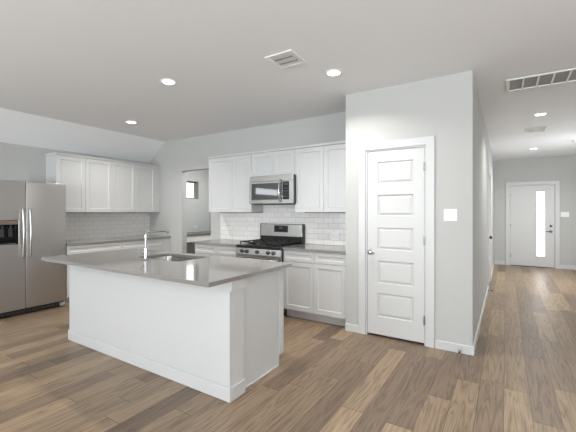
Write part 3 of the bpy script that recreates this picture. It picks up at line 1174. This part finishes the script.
rs.append(0.011)
tube(bm, pts, rs, 14)
obj('handle', bm, 'chrome', md_, smooth=True)
bm = new_bm()
F = plate(bm, [0.5765, 0.578, 0.688, MWW], [0.012, 0.066, 0.315, 0.326], -0.4135, -0.3755)
inset_move(bm, F[(1, 1)], 0.002, 0.003)
pn = obj('control_panel', bm, 'steel', mw, bevel=0.002)
bm = new_bm()
box(bm, 0.5795, 0.6865, -0.4130, -0.4110, 0.069, 0.312)
kp = obj('keypad', bm, 'black_glass', pn)
bm = new_bm()
box(bm, 0.605, 0.668, -0.4138, -0.4132, 0.265, 0.295)
obj('clock', bm, 'display', kp)
for j in range(4):
    for i in range(3):
        bm = new_bm()
        box(bm, 0.594 + i * 0.031, 0.616 + i * 0.031, -0.4138, -0.4132, 0.10 + j * 0.036, 0.122 + j * 0.036)
        obj('button', bm, 'dark_plastic', kp)
bm = new_bm()
box(bm, 0.03, MWW - 0.03, -0.36, -0.05, 0.0, 0.0055)
obj('bottom_vent', bm, 'dark_plastic', mw)

# ------------------------------------------------------------------ utility room counter
uc = thing('utility_counter', 'narrow counter in the utility room, dark top over white drawer front', 'counter', (XL, 4.525, 0), R(90))
bm = new_bm()
box(bm, 0.003, 1.472, -0.56, -0.002, 0.002, 0.745)
obj('body', bm, 'charcoal', uc)  # solid dark block below the drawer front
bm = new_bm()
box(bm, 0.003, 1.472, -0.575, -0.002, 0.755, 0.884, 0.002)
obj('drawer', bm, 'white_plastic', uc)
bm = new_bm()
box(bm, 0.002, 1.473, -0.590, -0.002, 0.8845, 0.916, 0.002)
obj('top', bm, 'charcoal', uc)

# ------------------------------------------------------------------ switches and outlets


def wall_plate(name, label, cat, loc, rotz, w, h, kind, n, group=None):
    r = thing(name, label, cat, loc, rotz, group)
    bm = new_bm()
    box(bm, -w / 2, w / 2, -0.007, -0.0005, -h / 2, h / 2, 0.003)
    obj('plate', bm, 'white_plastic', r)
    for k in range(n):
        xc = (k - (n - 1) / 2) * 0.046
        bm = new_bm()
        if kind == 'switch':
            box(bm, xc - 0.006, xc + 0.006, -0.018, -0.0075, -0.002, 0.012, 0.002)
            obj('toggle', bm, 'white_plastic', r)
        else:
            box(bm, xc - 0.017, xc + 0.017, -0.0095, -0.0075, -0.034, 0.034, 0.001)
            f_ = obj('socket', bm, 'white_plastic', r)
            for zz in (-0.018, 0.018):
                bm = new_bm()
                box(bm, xc - 0.008, xc - 0.0055, -0.0105, -0.0097, zz - 0.005, zz + 0.005)
                box(bm, xc + 0.0055, xc + 0.008, -0.0105, -0.0097, zz - 0.004, zz + 0.004)
                obj('slot', bm, 'dark_plastic', f_)
    return r


wall_plate('light_switch', 'white double toggle switch plate beside the pantry door', 'light switch', (-0.466, YP, 1.343), 0, 0.122, 0.122, 'switch', 2)
wall_plate('light_switch', 'white switch plate on the grey wall beside the entry door', 'light switch', (1.195, YF, 1.317), 0, 0.165, 0.118, 'switch', 3)
wall_plate('wall_outlet', 'white outlet on the tiles between range and pantry wall', 'outlet', (-1.985, YR - 0.008, 1.04), 0, 0.118, 0.118, 'outlet', 2)
wall_plate('cover_plate', 'pale blank cover plate on the utility room wall below the small window', 'wall plate', (XL, 5.565, 1.03), R(90), 0.115, 0.072, 'blank', 0).children[0].data.materials[0] = M['cabinet']

# ------------------------------------------------------------------ ceiling fittings
CAN_R = 0.081


def recessed_light():
    r = thing('recessed_light', '', 'ceiling light', (0, 0, ZC), 0, 'lit recessed ceiling lights')
    bm = new_bm()
    lathe(bm, [(CAN_R, 0.0), (CAN_R + 0.001, -0.005), (CAN_R - 0.006, -0.009), (CAN_R - 0.018, -0.0085), (CAN_R - 0.021, -0.004), (CAN_R - 0.021, 0.0)], (0, 0, -0.0005), (0, 0, 1), 40)
    obj('trim_ring', bm, 'vent_white', r, smooth=True)
    bm = new_bm()
    lathe(bm, [(CAN_R - 0.0215, -0.001), (CAN_R - 0.0215, -0.0055), (0.03, -0.0065), (0, -0.0067)], (0, 0, -0.0005), (0, 0, 1), 40)
    obj('lens', bm, 'lens', r, smooth=True)
    d = bpy.data.lights.new('lamp', 'AREA')
    d.shape = 'DISK'
    d.size = 0.08
    d.energy = CAN_POWER
    d.color = CAN_COLOR
    d.spread = R(140)
    l = bpy.data.objects.new('lamp', d)
    COL.objects.link(l)
    l.parent = r
    l.location = (0, 0, -0.010)
    return r


cans = [((-2.973, 2.367), 'lit recessed ceiling light over the island, left of the square vent'),
        ((-1.422, 3.075), 'lit recessed ceiling light between square vent and pantry wall'),
        ((-4.780, 3.131), 'lit recessed ceiling light nearest the refrigerator wall cabinets'),
        ((0.402, 5.911), 'lit recessed hall ceiling light just beyond the return air grille'),
        ((0.493, 9.033), 'lit recessed hall ceiling light nearest the entry door')]
c0 = recessed_light()
for k, ((x, y), lb) in enumerate(cans):
    if k == 0:
        c0.location = (x, y, ZC)
        c0['label'] = lb
    else:
        dup(c0, (x, y, ZC), None, lb)

# square supply vent
v1_ = thing('ceiling_vent', 'square white louvered supply vent in the kitchen ceiling', 'vent', (-1.650, 2.578, ZC), 0)
s = 0.140
bm = new_bm()
box(bm, -s + 0.02, s - 0.02, -s + 0.02, s - 0.02, -0.004, -0.0005)
obj('duct', bm, 'vent_white', v1_)
bm = new_bm()
F = plate(bm, [-s, -s + 0.028, s - 0.028, s], [-s, -s + 0.028, s - 0.028, s], 0.0, 0.008, holes={(1, 1)})
for v in bm.verts:
    v.co = Vector((v.co.x, v.co.z, -0.0045 - v.co.y))
obj('frame', bm, 'vent_white', v1_, bevel=0.003)
for k in range(9):
    xc = -0.096 + k * 0.024
    bm = new_bm()
    box(bm, -0.009, 0.009, -0.1115, 0.1115, -0.0006, 0.0006)
    bmesh.ops.rotate(bm, cent=(0, 0, 0), matrix=Matrix.Rotation(R(9), 3, 'Y'), verts=bm.verts)
    bmesh.ops.translate(bm, vec=(xc, 0, -0.0105), verts=bm.verts)
    obj('louver', bm, 'vent_white', v1_)
for k in range(8):
    for yc in (-0.045, 0.040):
        bm = new_bm()
        xc = -0.084 + k * 0.024
        box(bm, xc - 0.0065, xc + 0.0065, yc - 0.008, yc + 0.008, -0.0150, -0.0135)  # black plates stand in for the shaded gaps between louvers
        obj('slot', bm, 'black', v1_)

# long return air grille
v2_ = thing('return_air_grille', 'long white return air grille with grey filter panels', 'vent', (0.0, 4.185, ZC), 0)
n, pw, gl, fw = 7, 0.1265, 0.40, 0.030
LN = fw + n * pw + 0.02
bm = new_bm()
box(bm, 0.015, LN - 0.015, 0.015, gl - 0.015, -0.004, -0.0005)
obj('filter', bm, 'filter', v2_)
bm = new_bm()
xs = [0, fw]
for k in range(n):
    xs += [fw + (k + 1) * pw - 0.016, fw + (k + 1) * pw]
xs[-1] = LN
F = plate(bm, xs, [0, 0.028, gl - 0.028, gl], 0.0, 0.010, holes={(1 + 2 * k, 1) for k in range(n)})
for v in bm.verts:
    v.co = Vector((v.co.x, v.co.z, -0.0045 - v.co.y))
obj('frame', bm, 'vent_white', v2_, bevel=0.003)

# small hall vent
v3_ = thing('ceiling_vent', 'small white rectangular supply vent between the hall ceiling lights', 'vent', (0.265, 6.78, ZC), 0)
bm = new_bm()
box(bm, 0.015, 0.275, 0.02, 0.36, -0.004, -0.0005)
obj('duct', bm, 'vent_white', v3_)
bm = new_bm()
F = plate(bm, [0, 0.02, 0.138, 0.152, 0.27, 0.29], [0, 0.02, 0.36, 0.38], 0.0, 0.008, holes={(1, 1), (3, 1)})
for v in bm.verts:
    v.co = Vector((v.co.x, v.co.z, -0.0045 - v.co.y))
obj('frame', bm, 'vent_white', v3_, bevel=0.003)
for k in range(12):
    yc = 0.04 + k * 0.0273
    bm = new_bm()
    box(bm, 0.0205, 0.2695, -0.011, 0.011, -0.0006, 0.0006)
    bmesh.ops.rotate(bm, cent=(0, 0, 0), matrix=Matrix.Rotation(R(8), 3, 'X'), verts=bm.verts)
    bmesh.ops.translate(bm, vec=(0, yc, -0.0095), verts=bm.verts)
    obj('louver', bm, 'vent_white', v3_)

# smoke detector
sm = thing('smoke_detector', 'small round smoke detector on the hall ceiling', 'smoke detector', (1.115, 8.39, ZC), 0)
bm = new_bm()
lathe(bm, [(0.062, -0.0005), (0.064, -0.012), (0.058, -0.016)], (0, 0, 0), (0, 0, 1), 32)
lathe(bm, [(0.058, -0.016), (0.052, -0.034), (0.040, -0.040), (0, -0.041)], (0, 0, 0), (0, 0, 1), 32)
bmesh.ops.remove_doubles(bm, verts=bm.verts, dist=1e-5)
obj('housing', bm, 'white_plastic', sm, smooth=True)
bm = new_bm()
cyl(bm, (0.02, 0, -0.0415), (0.02, 0, -0.0435), 0.007, seg=14)
obj('test_button', bm, 'dark_plastic', sm)


# door stop and a small dark stub on the baseboards
def door_stop(label, loc, rotz):
    r = thing('door_stop', label, 'door stop', loc, rotz)
    bm = new_bm()
    lathe(bm, [(0, 0), (0.013, 0), (0.013, 0.005), (0.006, 0.008), (0.006, 0.05), (0, 0.05)], (0, -0.0005, 0), (0, -1, 0), 16)
    obj('stem', bm, 'nickel', r, smooth=True)
    bm = new_bm()
    lathe(bm, [(0, 0.0505), (0.009, 0.0505), (0.010, 0.056), (0.009, 0.066), (0, 0.068)], (0, 0, 0), (0, -1, 0), 16)
    obj('rubber_tip', bm, 'rubber', r, smooth=True)
    return r


door_stop('small metal door stop on the baseboard under the light switch', (-0.379, YP - 0.014, 0.030), 0)
door_stop('small dark stub on the hall baseboard before the side door', (XH + 0.014, 6.75, 0.05), R(90))  # small dark stub at the baseboard
